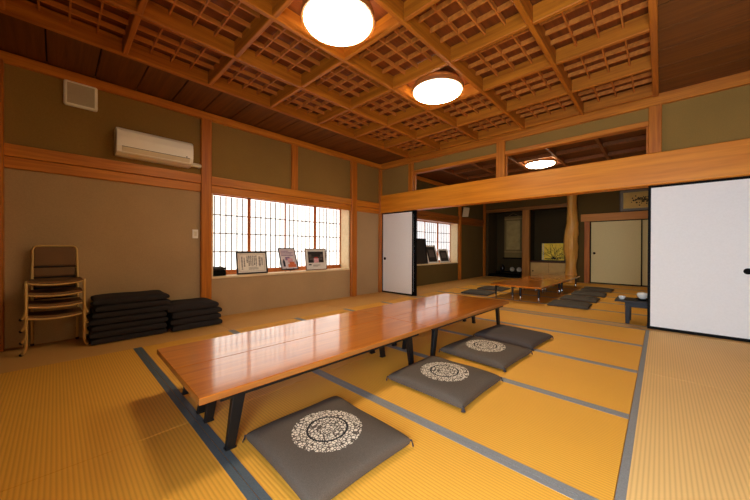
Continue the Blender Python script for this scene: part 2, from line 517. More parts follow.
# far wall
bm = B()
TO1 = (-4.51, -3.36); TO2 = (-3.14, -2.0)
box(bm, XL, XR, YF, YF + .08, 2.40, 3.1, 0)                         # above the alcoves
box(bm, -1.93, -1.63, YF, YF + .08, -.02, 2.40, 0)
box(bm, -1.63, XR, YF, YF + .08, 1.79, 2.40, 0)
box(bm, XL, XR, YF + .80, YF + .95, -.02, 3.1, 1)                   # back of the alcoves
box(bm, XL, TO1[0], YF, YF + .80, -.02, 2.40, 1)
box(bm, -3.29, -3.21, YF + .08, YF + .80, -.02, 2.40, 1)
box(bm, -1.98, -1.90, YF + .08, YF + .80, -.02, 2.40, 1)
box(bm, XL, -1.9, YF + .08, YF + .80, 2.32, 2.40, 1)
S('wall_back', bm, [M_plas_far, M_plas_toko], 'dimmed olive plastered wall of the far room with two alcoves')
bm = B(); box(bm, XL + .06, -2.02, YF - .03, YF + .09, 2.275, 2.385)
T(bm, wood('alcove_lintel', (118, 78, 30), (156, 106, 44), 'x'), 'dark wooden lintel over the two alcoves')
post(-3.36, -3.14, YF - .03, YF + .10, 0.002, 2.275, 'square wooden post between the two alcoves', wood('alcove_post', (150, 96, 36), (190, 130, 56), 'z'))
bm = B(); box(bm, -1.72, XR, YF - .045, YF, 1.80, 2.01)
T(bm, wood('far_rail', (190, 120, 36), (226, 154, 60), 'x'), 'wooden rail over the far sliding doors')
post(-1.635, -1.505, YF - .03, YF + .05, 0.002, 1.80, 'orange wooden post left of the far sliding door')
bm = B(); box(bm, XL + .06, XR, YF - .04, YF, 2.785, 2.885); T(bm, M_beam_x, 'cornice along the top of the far wall')
bm = B(); box(bm, TO1[0], -3.36, YF + .0, YF + .80, -.02, .09); T(bm, M_black, 'black lacquered step of the scroll alcove')

# trunk post of the alcove
def trunk():
    bm = B(); n = 28; rings = []
    zs = [i / 44 * 2.777 + 0.002 for i in range(45)]
    for z in zs:
        r = 0.130 + 0.052 * math.exp(-((z - 1.25) / .5) ** 2) + 0.03 * math.exp(-(z / .35) ** 2)
        cx = -.012 * math.sin(z * 2.2) - .02 * math.exp(-((z - 1.3) / .3) ** 2)
        ring = []
        for k in range(n):
            a = 2 * PI * k / n
            rr = r * (1 + .22 * noise.noise(Vector((math.cos(a) * 1.6, math.sin(a) * 1.6, z * 2.6))) + .09 * noise.noise(Vector((math.cos(a) * 4, math.sin(a) * 4, z * 6))))
            ring.append(bm.verts.new((cx + rr * math.cos(a), rr * math.sin(a), z)))
        rings.append(ring)
    for a, b in zip(rings, rings[1:]):
        for k in range(n): bm.faces.new((a[k], a[(k + 1) % n], b[(k + 1) % n], b[k]))
    bm.faces.new(rings[0]); bm.faces.new(rings[-1])
    return bm
M_trunk = wood('natural_trunk', (204, 140, 56), (240, 188, 96), 'z', 0.4, grain=.5)
o = obj('alcove_post', trunk(), M_trunk, None, smooth=True, loc=(-1.93, YF - .17, 0))
tag(o, 'knotty natural tree trunk pillar between the alcoves and the far sliding door', 'pillar', kind='structure')

# ------------------------------------------------------------------ ceilings
GX = [-3.78, -3.04, -2.295, -1.552, -0.80, -0.055]
GY = [4.97 - .752 * k for k in range(8)][::-1]
bm = B(); box(bm, XL - .3, XR + .15, YN - .15, YF + .95, 3.07, 3.15)
ceil = obj('ceiling', bm, M_panel)
tag(ceil, 'coffered wooden ceiling with fine lattice in every coffer and plain boards at its sides', 'ceiling', kind='structure')
bw = .021
def coffers(GX, GY, lattice, lamps):
    ya, yb = GY[0], GY[-1]
    zt = 3.005
    for i, x in enumerate(GX):
        e = B(); w = bw if 0 < i < len(GX) - 1 else .026
        box(e, x - w, x + w, ya - .04, yb + .04, ZC, zt); obj('coffer_beam', e, M_coffy, ceil, bevel=.006, seg=1)
    for y in GY:
        for a, b in zip(GX, GX[1:]):
            e = B(); box(e, a + bw, b - bw, y - bw, y + bw, ZC + .004, zt - .004); obj('coffer_crossbeam', e, M_coff, ceil, bevel=.006, seg=1)
    for i, (a, b) in enumerate(zip(GX, GX[1:])):
        for j, (c, d) in enumerate(zip(GY, GY[1:])):
            e = B(); box(e, a, b, c, d, 3.02, 3.045); obj('coffer_panel', e, M_panel, ceil)
            if lattice and (i, j) not in lamps:
                e = B(); h = .0065
                for k in range(1, 4):
                    x = a + bw + (b - a - 2 * bw) * k / 4
                    box(e, x - h, x + h, c + bw, d - bw, 2.948, 2.992)
                for k in range(1, 4):
                    y = c + bw + (d - c - 2 * bw) * k / 4
                    box(e, a + bw, b - bw, y - h, y + h, 2.951, 2.995)
                obj('coffer_lattice', e, M_lat, ceil)
LAMPS = [(2, 2), (2, 4)]
coffers(GX, GY, True, LAMPS)
def side_boards(x0, x1, y0, y1):
    e = B(); y = y1
    n = max(1, round((y1 - y0) / .376)); s = (y1 - y0) / n
    for k in range(n):
        box(e, x0, x1, y0 + k * s + .007, y0 + (k + 1) * s - .007, 2.897, 2.93)
    obj('board_strip', e, M_board, ceil)
    e = B(); box(e, x0, x1, y0, y1, 2.93, 2.95); obj('board_backing', e, M_black, ceil)
side_boards(XL, GX[0] - .026, YN, YP - .06); side_boards(GX[-1] + .026, XR, YN, YP - .06)
# far room: larger plain coffers, the unlit ceiling's darkness put into the timber colour
M_fbeam = wood('far_coffer_timber_dimmed', (120, 70, 28), (156, 96, 44), 'y', 0.5)
FGY = [5.34 + .752 * k for k in range(8)]
for x in GX:
    e = B(); box(e, x - .025, x + .025, 5.24, YF, ZC, 2.93); obj('coffer_beam', e, M_fbeam, ceil, bevel=.005, seg=1)
for y in FGY:
    for a, b in zip(GX, GX[1:]):
        e = B(); box(e, a + .025, b - .025, y - .025, y + .025, ZC + .004, 2.93); obj('coffer_crossbeam', e, M_fbeam, ceil, bevel=.005, seg=1)
e = B(); box(e, XL, XR, YP + .12, YF, 2.93, 2.95); obj('board_strip', e, M_board, ceil)

# ------------------------------------------------------------------ sliding doors
def sliding_door(n, x0, x1, y, z1, label, paper, hx=None, hz=.76, frame=.024, thick=.024):
    root = empty('door_%d' % n, ((x0 + x1) / 2, y, 0.004), label=label, cat='sliding door', kind='structure')
    L = (x1 - x0) / 2; H = z1 - .004
    e = B(); box(e, -L + frame, L - frame, -thick * .32, thick * .32, frame, H - frame); obj('panel', e, paper, root)
    e = B()
    for s in (-1, 1): box(e, s * L, s * (L - frame), -thick / 2, thick / 2, 0, H)
    box(e, -L + frame, L - frame, -thick / 2, thick / 2, 0, frame * 1.2); box(e, -L + frame, L - frame, -thick / 2, thick / 2, H - frame, H)
    obj('frame', e, M_black, root, bevel=.003)
    if hx is not None:
        e = B(); lathe(e, [(0.0, -.010), (.020, -.010), (.024, -.013), (.032, -.013), (.033, -.008), (.033, .0), (0, 0)], 28, (0, 0, 0), axis='y')
        obj('handle', e, M_black, root, smooth=True, loc=(hx - (x0 + x1) / 2, 0, hz))
    return root
sliding_door(1, XL + .035, -3.75, YP, 1.789, 'white sliding door with black frame at the left of the wide opening', M_fus, -4.53, frame=.026)
sliding_door(2, XL + .09, -3.69, YP + .04, 1.789, 'second sliding door tucked behind the left white door, only its black edge showing', M_fus, frame=.07)
sliding_door(3, -0.12, 0.83, YP, 1.789, 'large white sliding door with black frame at the right edge', M_fus, .682, frame=.028)
sliding_door(4, -1.50, -0.36, YF + .02, 1.80, 'cream sliding door in the far wall right of the trunk pillar', M_fus_far, -1.40, .87)
sliding_door(5, -0.40, 0.70, YF + .052, 1.80, 'cream sliding door in the far wall half behind its neighbour', M_fus_far)

# ------------------------------------------------------------------ lamps
M_lens = emit('lamp_lens', (255, 233, 196), 19.5, (255, 250, 240))
M_lens_far = emit('far_lamp_lens', (255, 233, 196), 30.0, (255, 250, 240))
M_rim = flat('lamp_rim', (150, 92, 42), 0.35)
def lamp(x, y, label, far=False):
    root = empty('ceiling_light', (x, y, 2.93), label=label, cat='ceiling light', group='round ceiling lamps')
    e = B(); lathe(e, [(0, .089), (.10, .089), (.22, .04), (.262, .0), (.262, -.039), (0, -.039)], 48); obj('base', e, M_rim, root, smooth=True)
    e = B(); lathe(e, [(.279, -.047), (.300, -.047), (.302, -.086), (.296, -.094), (.280, -.090)], 56); obj('rim', e, M_rim, root, smooth=True)
    e = B(); lathe(e, [(0, -.042), (.270, -.042), (.274, -.052), (.279, -.088), (.268, -.104), (.22, -.120), (.12, -.130), (0, -.133)], 56); obj('lens', e, M_lens_far if far else M_lens, root, smooth=True)
    return root
cx = (GX[2] + GX[3]) / 2
lamp(cx, (GY[2] + GY[3]) / 2, 'large round ceiling lamp nearest the camera, cut by the top of the photo')
lamp(cx, (GY[4] + GY[5]) / 2, 'round ceiling lamp set in a coffer in front of the transom')
lamp(-1.925, (FGY[2] + FGY[3]) / 2 + .05, 'round ceiling lamp of the far room seen through the transom', True)

# ------------------------------------------------------------------ low tables
def near_table_proto():
    L, W, h, t = 1.775, .462, .325, .034
    root = empty('low_table')
    e = B(); box(e, -W / 2, W / 2, -L / 2, L / 2, h - .004, h); 
    top = B(); box(top, -W / 2, W / 2, -L / 2, L / 2, h - t, h)
    e.free()
    tp = obj('tabletop', top, M_table, root, bevel=.0015)
    e = B()
    for s in (-1, 1):
        box(e, s * (W / 2 + .001), s * (W / 2 - .01), -L / 2 - .001, L / 2 + .001, h - t + .003, h - .005)
        box(e, -W / 2 + .01, W / 2 - .01, s * (L / 2 + .001), s * (L / 2 - .01), h - t + .003, h - .005)
    obj('edge_band', e, M_edge, tp)
    for sy in (-1, 1):
        for sx in (-1, 1):
            yb, yt = sy * (L / 2 - .155), sy * (L / 2 - .200); x = sx * (W / 2 - .065)
            e = B(); w0, w1, d0, d1 = .014, .016, .022, .033
            hexa(e, [(x - w0, yb - d0, .008), (x + w0, yb - d0, .008), (x + w0, yb + d0, .008), (x - w0, yb + d0, .008)],
                 [(x - w1, yt - d1, h - t), (x + w1, yt - d1, h - t), (x + w1, yt + d1, h - t), (x - w1, yt + d1, h - t)])
            lg = obj('leg', e, M_blackm, root, bevel=.003)
            e = B(); box(e, x - .017, x + .017, yb - .026, yb + .026, 0, .010); obj('foot', e, M_blackm, lg, bevel=.002)
        e = B(); yt = sy * (L / 2 - .200); box(e, -W / 2 + .066, W / 2 - .066, yt - .014, yt + .014, h - t - .034, h - t - .004)
        obj('crossbar', e, M_blackm, root)
    for sx in (-1, 1):
        e = B(); box(e, sx * (W / 2 - .030), sx * (W / 2 - .046), -L / 2 + .1, L / 2 - .1, h - t - .028, h - t); obj('side_rail', e, M_blackm, root)
    return root
P0 = near_table_proto()
ang = math.radians(-1.25); cT, sT = math.cos(ang), math.sin(ang)
o0 = Vector((-1.957, .448, 0))        # middle of the near end of the group
def tpos(u, v): return (o0.x + u * cT - v * sT, o0.y + u * sT + v * cT, 0)
specs = [(.2335, .889, 'glossy brown low table nearest the camera, right of the lengthwise seam'),
         (-.2335, .889, 'glossy brown low table at the near end on the window side, left of the seam'),
         (.2335, 2.669, 'glossy brown low table at the far end of the group beside the plain cushion'),
         (-.2335, 2.669, 'glossy brown low table at the far end of the group on the window side')]
for i, (u, v, lb) in enumerate(specs):
    o = P0 if i == 0 else copy_tree(P0)
    o.location = tpos(u, v); o.rotation_euler = (0, 0, ang)
    tag(o, lb, 'low table', 'four low tables pushed together in the near room')

def far_table_proto():
    L, W, h, t = 1.66, .46, .30, .03
    root = empty('low_table')
    e = B(); box(e, -W / 2, W / 2, -L / 2, L / 2, h - t, h); obj('tabletop', e, M_table, root, bevel=.003)
    for sx in (-1, 1):
        for sy in (-1, 1):
            x, y = sx * (W / 2 - .07), sy * (L / 2 - .10)
            e = B(); lathe(e, [(0, .03), (.017, .03), (.019, .12), (.024, h - t), (0, h - t)], 16, (x, y, 0)); lg = obj('leg', e, M_blackm, root, smooth=True)
            e = B(); lathe(e, [(0, 0), (.020, 0), (.022, .010), (.021, .06), (.018, .10), (0, .10)], 16, (x, y, 0)); obj('metal_foot', e, M_chrome, lg, smooth=True)
    for sx in (-1, 1):
        e = B(); box(e, sx * (W / 2 - .06), sx * (W / 2 - .085), -L / 2 + .09, L / 2 - .09, h - t - .035, h - t); obj('side_rail', e, M_blackm, root)
    return root
P1 = far_table_proto()
for i, (x, y, lb) in enumerate([(-1.77, 6.80, 'far room low table nearest the door opening, on the side of the cushion row'),
                                (-2.233, 6.80, 'far room low table nearest the door opening, on the window side'),
                                (-1.75, 8.465, 'far room low table next to the trunk pillar, cushion side'),
                                (-2.213, 8.465, 'far room low table in front of the alcove cabinet, window side')]):
    o = P1 if i == 0 else copy_tree(P1)
    o.location = (x, y, 0); o.rotation_euler = (0, 0, math.radians(-.5)); tag(o, lb, 'low table', 'low tables of the far room')

# ------------------------------------------------------------------ floor cushions
def cushion_mesh(W, L, H, p=2.6, ex=.42, seam=.42, seed=0, sag=0.0, N=26):
    bm = B()
    def xy(u, v):
        # sides bow slightly in, corners stay pointed
        x = u * W / 2 * (1 - .035 * (1 - v * v)); y = v * L / 2 * (1 - .035 * (1 - u * u))
        return x, y
    top, bot = {}, {}
    for i in range(N + 1):
        for j in range(N + 1):
            u = math.sin((2 * i / N - 1) * PI / 2 * .96) / math.sin(PI / 2 * .96); v = math.sin((2 * j / N - 1) * PI / 2 * .96) / math.sin(PI / 2 * .96)
            x, y = xy(u, v)
            f = max(0, (1 - abs(u) ** p) * (1 - abs(v) ** p)) ** ex
            nz = noise.noise(Vector((x * 5 + seed, y * 5, seed * 1.7))) * H * .10
            zs = H * seam * (1 - .0)
            top[i, j] = bm.verts.new((x, y, zs + (H - zs) * f + nz * f - sag * (u * u) * f))
            edge = i in (0, N) or j in (0, N)
            bot[i, j] = top[i, j] if edge else bm.verts.new((x, y, max(0.0005, zs * (1 - f ** .45))))
    for i in range(N):
        for j in range(N):
            bm.faces.new((top[i, j], top[i + 1, j], top[i + 1, j + 1], top[i, j + 1]))
            q = [bot[i, j], bot[i, j + 1], bot[i + 1, j + 1], bot[i + 1, j]]
            if len(set(q)) == 4:
                try: bm.faces.new(q)
                except ValueError: pass
    return bm
def cushion(W, L, H, mat, tassels=True, ex=.30, seed=0, seam=.42, p=3.4):
    root = empty('floor_cushion')
    c = obj('cover', cushion_mesh(W, L, H, p, ex, seam, seed), mat, root, smooth=True)
    if tassels:
        for sx in (-1, 1):
            for sy in (-1, 1):
                e = B(); x, y, z = sx * W / 2 * .985, sy * L / 2 * .985, H * seam
                tube(e, [(x, y, z), (x + sx * .008, y + sy * .008, z - .002)], .005, 8)
                for k in range(7):
                    a = math.atan2(sy, sx) + (k - 3) * .22
                    tube(e, [(x + sx * .007, y + sy * .007, z - .001), (x + .014 * math.cos(a), y + .014 * math.sin(a), z * .6), (x + .019 * math.cos(a), y + .019 * math.sin(a), z * .2)], .0018, 5)
                obj('tassel', e, M_tassel, root)
    return root
PC = cushion(.615, .58, .084, M_cush, seed=1.3)
PCp = cushion(.615, .58, .082, M_cush_plain, seed=4.1)

PCf = cushion(.60, .56, .066, M_cush_far, False, seed=2.2, seam=.3)
fl = [(PC, -1.222, .945, -2, 'grey floor cushion with pale medallion nearest the camera'),
      (None, -1.17, 1.995, -1, 'grey medallion floor cushion between the nearest and the third one along the table'),
      (None, -1.20, 2.79, -3.5, 'grey medallion floor cushion just in front of the plain one'),
      (PCp, -1.19, 3.495, -4, 'plain grey floor cushion without medallion at the far end of the near table')]
for c, x, y, a, lb in fl:
    o = c if c else copy_tree(PC)
    o.location = (x, y, .0018); o.rotation_euler = (0, 0, math.radians(a)); tag(o, lb, 'floor cushion', 'floor cushions along the near table')
ff = [(-1.16, 6.22, 2, 'first far room cushion from the doorway on the right of the far table'),
      (-1.15, 7.06, 1, 'second far room cushion from the doorway on the right of the far table'),
      (-1.13, 7.96, 3, 'third far room cushion from the doorway on the right of the far table'),
      (-1.10, 8.90, 0, 'last cushion of the row right of the far table, nearest the far sliding door'),
      (-2.93, 6.45, 4, 'far room cushion on the window side of the far table, nearest the doorway'),
      (-2.96, 7.35, 0, 'far room cushion on the window side of the far table, second from the doorway')]
for i, (x, y, a, lb) in enumerate(ff):
    o = PCf if i == 0 else copy_tree(PCf)
    o.location = (x, y, .0018); o.rotation_euler = (0, 0, math.radians(a)); tag(o, lb, 'floor cushion', 'floor cushions of the far room')
# stacks of charcoal cushions by the wall
PD = cushion(.50, .655, .072, M_cush_dk, False, ex=.24, seed=6.0, seam=.46, p=5)
ordn = ['topmost', 'second from the top', 'third from the top', 'fourth from the top', 'fifth from the top', 'sixth from the top', 'bottom']
PD2 = cushion(.50, .56, .086, M_cush_dk, False, ex=.24, seed=9.0, seam=.46, p=5)
def stack(n, x, y, pitch, where, offs, proto):
    first = True
    for k in range(n):
        o = proto if first else copy_tree(proto); first = False
        lvl = n - 1 - k
        nm = 'bottom' if k == 0 else ordn[lvl]
        o.location = (x + offs[k][0], y + offs[k][1], .001 + k * pitch)
        o.rotation_euler = (0, 0, math.radians(offs[k][2]))
        tag(o, 'charcoal cushion, %s in the %s' % (nm, where), 'floor cushion', 'stacked charcoal floor cushions')
stack(7, -4.395, .560, .0665, 'taller stack beside the chairs', [(0, 0, 1), (.006, .0, -1), (-.008, .006, 1), (.004, -.005, 0), (.0, .022, -1), (.008, .034, 1), (-.004, .028, -1)], PD)
stack(4, -4.385, 1.175, .077, 'lower stack beside the window post', [(0, 0.03, 2), (-.006, .018, 1), (.006, .022, 3), (.0, -.01, 0)], PD2)

# ------------------------------------------------------------------ stacking chairs
M_gold = flat('beige_enamel_tube', (216, 178, 108), 0.35, metal=.35)
M_seat = flat('brown_vinyl', (116, 78, 34), 0.6)
M_foot = flat('dark_rubber', (30, 26, 24), 0.7)
def chair_proto():
    # front faces +x; the seat is low, for use on straw mats
    root = empty('stacking_chair')
    w = .192; zs = .345; xf, xb = .17, -.17; r = .0125
    for s in (-1, 1):
        # one bent tube: curled foot, front leg, side rail, rear leg
        pts = [(xf - .012, s * (w + .028), .012), (xf - .006, s * (w + .020), .020)] + arc((xf - .003, s * (w + .009), .045), (xf, s * w, .07), (xf, s * w, .11), 5) + [(xf, s * w, .22)]
        pts += arc((xf, s * w, zs - .03), (xf, s * w, zs), (xf - .03, s * w, zs), 5)
        e = B(); tube(e, pts, r, 10); lg = obj('front_leg', e, M_gold, root, smooth=True)
        e = B(); tube(e, [(xf - .018, s * (w + .034), .006), (xf - .008, s * (w + .023), .016)], .0135, 10); obj('foot', e, M_foot, lg, smooth=True)
        e = B(); tube(e, [(xf - .03, s * w, zs), (xb + .03, s * (w - .025), zs - .012)] + arc((xb + .03, s * (w - .025), zs - .012), (xb, s * (w - .027), zs - .014), (xb - .012, s * (w - .028), zs - .05), 5) + [(xb - .05, s * (w - .030), .012)], r, 10)
        lg = obj('rear_leg', e, M_gold, root, smooth=True)
        e = B(); tube(e, [(xb - .047, s * (w - .030), .022), (xb - .052, s * (w - .030), 0.0)], .0135, 10); obj('foot', e, M_foot, lg, smooth=True)
    # seat pad with a drooping front edge and a tube along the front
    e = B(); n = 12; rows_ = []
    for j in range(n + 1):
        v = 2 * j / n - 1; y = v * (w - .014)
        dip = -.020 * (1 - v * v)
        rows_.append([(xf - .012, y, zs - .004 + dip), (xb + .03, y, zs - .014 + dip * .6), (xb + .03, y, zs + .010 + dip * .6), (xf - .012, y, zs + .016 + dip)])
    vs = [[e.verts.new(p) for p in rr] for rr in rows_]
    for a, b in zip(vs, vs[1:]):
        for k in range(4): e.faces.new((a[k], a[(k + 1) % 4], b[(k + 1) % 4], b[k]))
    e.faces.new(vs[0]); e.faces.new(vs[-1])
    obj('seat', e, M_seat, root, smooth=True)
    e = B(); tube(e, [(xf - .004, (2 * j / 16 - 1) * w, zs - .010 - .022 * (1 - (2 * j / 16 - 1) ** 2)) for j in range(17)], .009, 10); obj('front_rail', e, M_gold, root, smooth=True)
    # back hoop
    bw_ = .158; zt = .685; xk = xb - .02
    pts = [(xb + .01, -bw_ - .006, zs - .01), (xk, -bw_, zt - .14)] + arc((xk - .01, -bw_, zt - .05), (xk - .016, -bw_, zt), (xk - .016, -bw_ + .05, zt), 6)
    pts += [(p[0], -p[1], p[2]) for p in pts[::-1]]
    e = B(); tube(e, pts, .0095, 10); obj('back_hoop', e, M_gold, root, smooth=True)
    e = B()
    hexa(e, [(xk - .006, -bw_ + .010, zt - .20), (xk + .008, -bw_ + .010, zt - .20), (xk + .008, bw_ - .010, zt - .20), (xk - .006, bw_ - .010, zt - .20)],
         [(xk - .022, -bw_ + .012, zt - .012), (xk - .010, -bw_ + .012, zt - .012), (xk - .010, bw_ - .012, zt - .012), (xk - .022, bw_ - .012, zt - .012)])
    obj('backrest', e, M_seat, root, bevel=.004)
    e = B(); tube(e, [(xk + .004, -bw_ + .004, zt - .215), (xk + .004, bw_ - .004, zt - .215)], .006, 8); obj('back_rail', e, M_foot, root, smooth=True)
    return root
PCh = chair_proto()
for k, lb in enumerate(['beige tube stacking chair at the bottom of the stack of four, standing on the floor',
                        'beige tube stacking chair second from the bottom of the stack of four',
                        'beige tube stacking chair third from the bottom of the stack of four',
                        'topmost beige tube stacking chair of the stack of four, its back hoop free']):
    o = PCh if k == 0 else copy_tree(PCh)
    o.location = (-4.385 + .004 * k, .0 , .002 + .108 * k); o.rotation_euler = (0, 0, math.radians(1.0)); tag(o, lb, 'chair', 'stacked chairs in the corner')

# ------------------------------------------------------------------ wall fittings of the near room
# air conditioner
root = empty('air_conditioner', (XL - .003, .852, 2.064), label='white air conditioner mounted above the rail on the left wall', cat='air conditioner')
L = .385; prof = [(.001, .0), (.10, .0), (.185, .028), (.212, .085), (.215, .19), (.205, .265), (.17, .30), (.001, .31)]
e = B(); a = [e.verts.new((x, -L, z)) for x, z in prof]; b = [e.verts.new((x, L, z)) for x, z in prof]
for k in range(len(prof)):
    j = (k + 1) % len(prof); e.faces.new((a[k], a[j], b[j], b[k]))
e.faces.new(a); e.faces.new(b[::-1])
body = obj('body', e, M_white, root, bevel=.008)
e = B(); hexa(e, [(.176, -L + .05, .018), (.176, L - .04, .018), (.168, L - .04, .014), (.168, -L + .05, .014)],
              [(.222, -L + .05, .082), (.222, L - .04, .082), (.200, L - .04, .082), (.200, -L + .05, .082)])
obj('louver', e, M_cream, root, bevel=.004)
e = B(); box(e, .2105, .2145, -L + .05, L - .04, .0835, .0885); obj('louver_gap', e, M_dark, root)
e = B(); box(e, .214, .2175, L - .085, L - .070, .095, .105); obj('indicator', e, M_dark, root)
e = B(); tube(e, [(.06, L - .005, .05), (.06, L + .09, .05), (.055, L + .115, .05), (.03, L + .1135, .05)], .028, 14); obj('pipe_cover', e, M_cream, root, smooth=True)
# wall speaker panel
root = empty('wall_speaker', (XL, .19, 2.655), label='square white wall speaker panel high in the left corner above the rail', cat='speaker')
e = B(); box(e, 0.001, .045, -.135, .135, -.135, .135); obj('housing', e, M_white, root, bevel=.02, seg=4)
e = B(); box(e, .045, .0485, -.108, .108, -.108, .108); obj('grille', e, M_grille, root, bevel=.006)
# light switch
root = empty('light_switch', (XL, 1.315, 1.185), label='white wall switch plate left of the tall window post', cat='light switch')
e = B(); box(e, .001, .010, -.035, .035, -.06, .06); obj('plate', e, M_white, root, bevel=.003)
e = B(); box(e, .010, .014, -.014, .014, -.033, .033); obj('rocker', e, M_cream, root, bevel=.002)

# ------------------------------------------------------------------ things on the near window sill
M_frame_b = flat('black_picture_frame', (22, 18, 18), 0.35, coat=.3)
M_matw = flat('white_mount', (232, 228, 220), 0.8, var=.02)
M_cert = flat('certificate_paper', (250, 244, 230), 0.8, var=.05)
M_ink = flat('ink', (66, 58, 52), 0.8)
M_goldl = flat('gold_line', (170, 140, 84), 0.5)
M_pink = flat('print_pink', (226, 176, 186), 0.8, var=.2, scale=30)
M_pale = flat('print_pale', (226, 216, 220), 0.8, var=.1, scale=30)
M_navy = flat('print_navy', (34, 36, 60), 0.8)
M_orange = flat('print_orange', (220, 120, 74), 0.8, var=.2, scale=60)
M_mauve = flat('print_mauve', (150, 124, 160), 0.8, var=.2, scale=60)
M_photo_d = flat('print_dark', (38, 34, 34), 0.8, var=.3, scale=40)
M_photo_m = flat('print_mid', (92, 82, 78), 0.8, var=.3, scale=50)
M_red = flat('print_red', (190, 60, 50), 0.8)
zsill = .551 + .03
def picture(name, loc, w, h, rz, tilt, label, cat, frame_mat, fw, mat_w, patches, matbase, group=None, back=True):
    """framed sheet facing local -y, leaning back by tilt; patches = (x0,x1,z0,z1,material) inside the sheet, 0..1"""
    root = empty(name, loc, label=label, cat=cat, group=group, rot=Euler((-tilt, 0, rz), 'XYZ'))
    d = .022
    e = B()
    for s in (-1, 1): box(e, s * w / 2, s * (w / 2 - fw), -d, 0, 0, h)
    box(e, -w / 2 + fw, w / 2 - fw, -d, 0, 0, fw); box(e, -w / 2 + fw, w / 2 - fw, -d, 0, h - fw, h)
    obj('frame', e, frame_mat, root, bevel=.002)
    e = B(); box(e, -w / 2 + fw, w / 2 - fw, -.010, -.002, fw, h - fw); obj('sheet', e, matbase, root)
    mats = []; e = B(); iw, ih = w - 2 * fw - 2 * mat_w, h - 2 * fw - 2 * mat_w
    for (a, b, c, dd, m) in patches:
        if m not in mats: mats.append(m)
        lay = .0004 * (1 + mats.index(m))
        box(e, -iw / 2 + a * iw, -iw / 2 + b * iw, -.0104 - lay, -.0100, fw + mat_w + c * ih, fw + mat_w + dd * ih, mats.index(m))
    obj('print', e, mats, root)
    return root
# certificate: a thin border line and columns of small brush writing too small to read
pat = [(0, 1, 0, .012, M_goldl), (0, 1, .988, 1, M_goldl), (0, .01, 0, 1, M_goldl), (.99, 1, 0, 1, M_goldl)]
rr = random.Random(3)
for k, (cx_, z0, z1) in enumerate([(.90, .35, .8), (.80, .3, .86), (.66, .32, .92), (.59, .34, .92), (.52, .30, .92), (.45, .34, .92), (.38, .32, .92), (.31, .5, .92), (.20, .3, .8), (.11, .12, .86)]):
    z = z1
    while z > z0:
        hgt = rr.uniform(.025, .045); wd = rr.uniform(.016, .028) * (1.7 if k in (1,) else 1)
        pat.append((cx_ - wd, cx_ + wd, z - hgt, z, M_ink)); z -= hgt + rr.uniform(.014, .03)
for z in (.10, .16, .22):
    pat.append((.35, .35 + rr.uniform(.25, .4), z, z + .018, M_ink))
picture('framed_certificate', (-4.745, 2.165, zsill), .50, .355, PI / 2 - .02, .16, 'black framed certificate leaning on the near window sill', 'framed picture', M_frame_b, .022, .022, pat, M_cert)
pat = [(0, 1, 0, 1, M_pale), (.06, .9, .66, .70, M_mauve), (.06, .8, .74, .77, M_mauve), (.06, .9, .81, .84, M_mauve), (.08, .6, .88, .92, M_mauve),
       (.30, .62, .42, .60, M_mauve), (.45, .80, .30, .52, M_pink), (.42, .98, .06, .22, M_orange), (.55, .90, .20, .34, M_orange), (.10, .24, .10, .40, M_navy), (.13, .21, .40, .47, M_navy)]
p2 = picture('framed_poster', (-4.685, 2.80, zsill + .035), .31, .41, PI / 2 - .10, .44, 'small framed colour poster tilted back on a black easel on the sill', 'framed picture', M_frame_b, .014, .008, pat, M_pale)
e = B()
for s in (-1, 1):
    tube(e, [(s * .07, -.045, -.018), (s * .07, -.028, -.010), (s * .07, .012, .06), (s * .05, .030, .26)], .006, 8)
    tube(e, [(s * .07, -.045, -.018), (s * .07, -.045, .006)], .005, 8)
tube(e, [(-.08, -.03, -.010), (.08, -.03, -.010)], .008, 8); tube(e, [(-.06, .02, .10), (.06, .02, .10)], .005, 8)
tube(e, [(-.05, .03, .25), (-.05, .10, -.02)], .005, 8); tube(e, [(.05, .03, .25), (.05, .10, -.02)], .005, 8)
obj('easel', e, M_blackm, p2, smooth=True)
pat = [(.02, .98, .28, 1, M_photo_d), (.06, .94, .62, .66, M_photo_m), (.04, .22, .66, .82, M_photo_m), (.78, .96, .66, .82, M_photo_m), (.10, .90, .46, .58, M_photo_m), (.30, .70, .30, .48, M_photo_m),
       (.36, .66, .28, .56, M_pink), (.40, .62, .56, .64, M_red), (.03, .2, .12, .2, M_photo_d), (.3, .75, .10, .13, M_photo_m), (.3, .6, .04, .06, M_photo_m)]
picture('framed_photograph', (-4.745, 3.40, zsill), .47, .405, PI / 2 - .02, .14, 'framed dark group photograph in a wide white mount, rightmost on the near sill', 'framed picture', wood('thin_frame', (96, 62, 40), (130, 86, 56), 'z'), .012, .045, pat, M_matw)
# black box on the sill
root = empty('storage_box', (-4.78, 1.645, zsill), label='small black lidded box at the left end of the near window sill', cat='box')
e = B(); box(e, -.075, .075, -.10, .10, 0, .085); obj('body', e, M_black, root, bevel=.012, seg=3)
e = B(); box(e, -.079, .079, -.105, .105, .088, .122); box(e, -.05, .05, -.07, .07, .122, .136); obj('lid', e, M_frame_b, root, bevel=.012, seg=3)

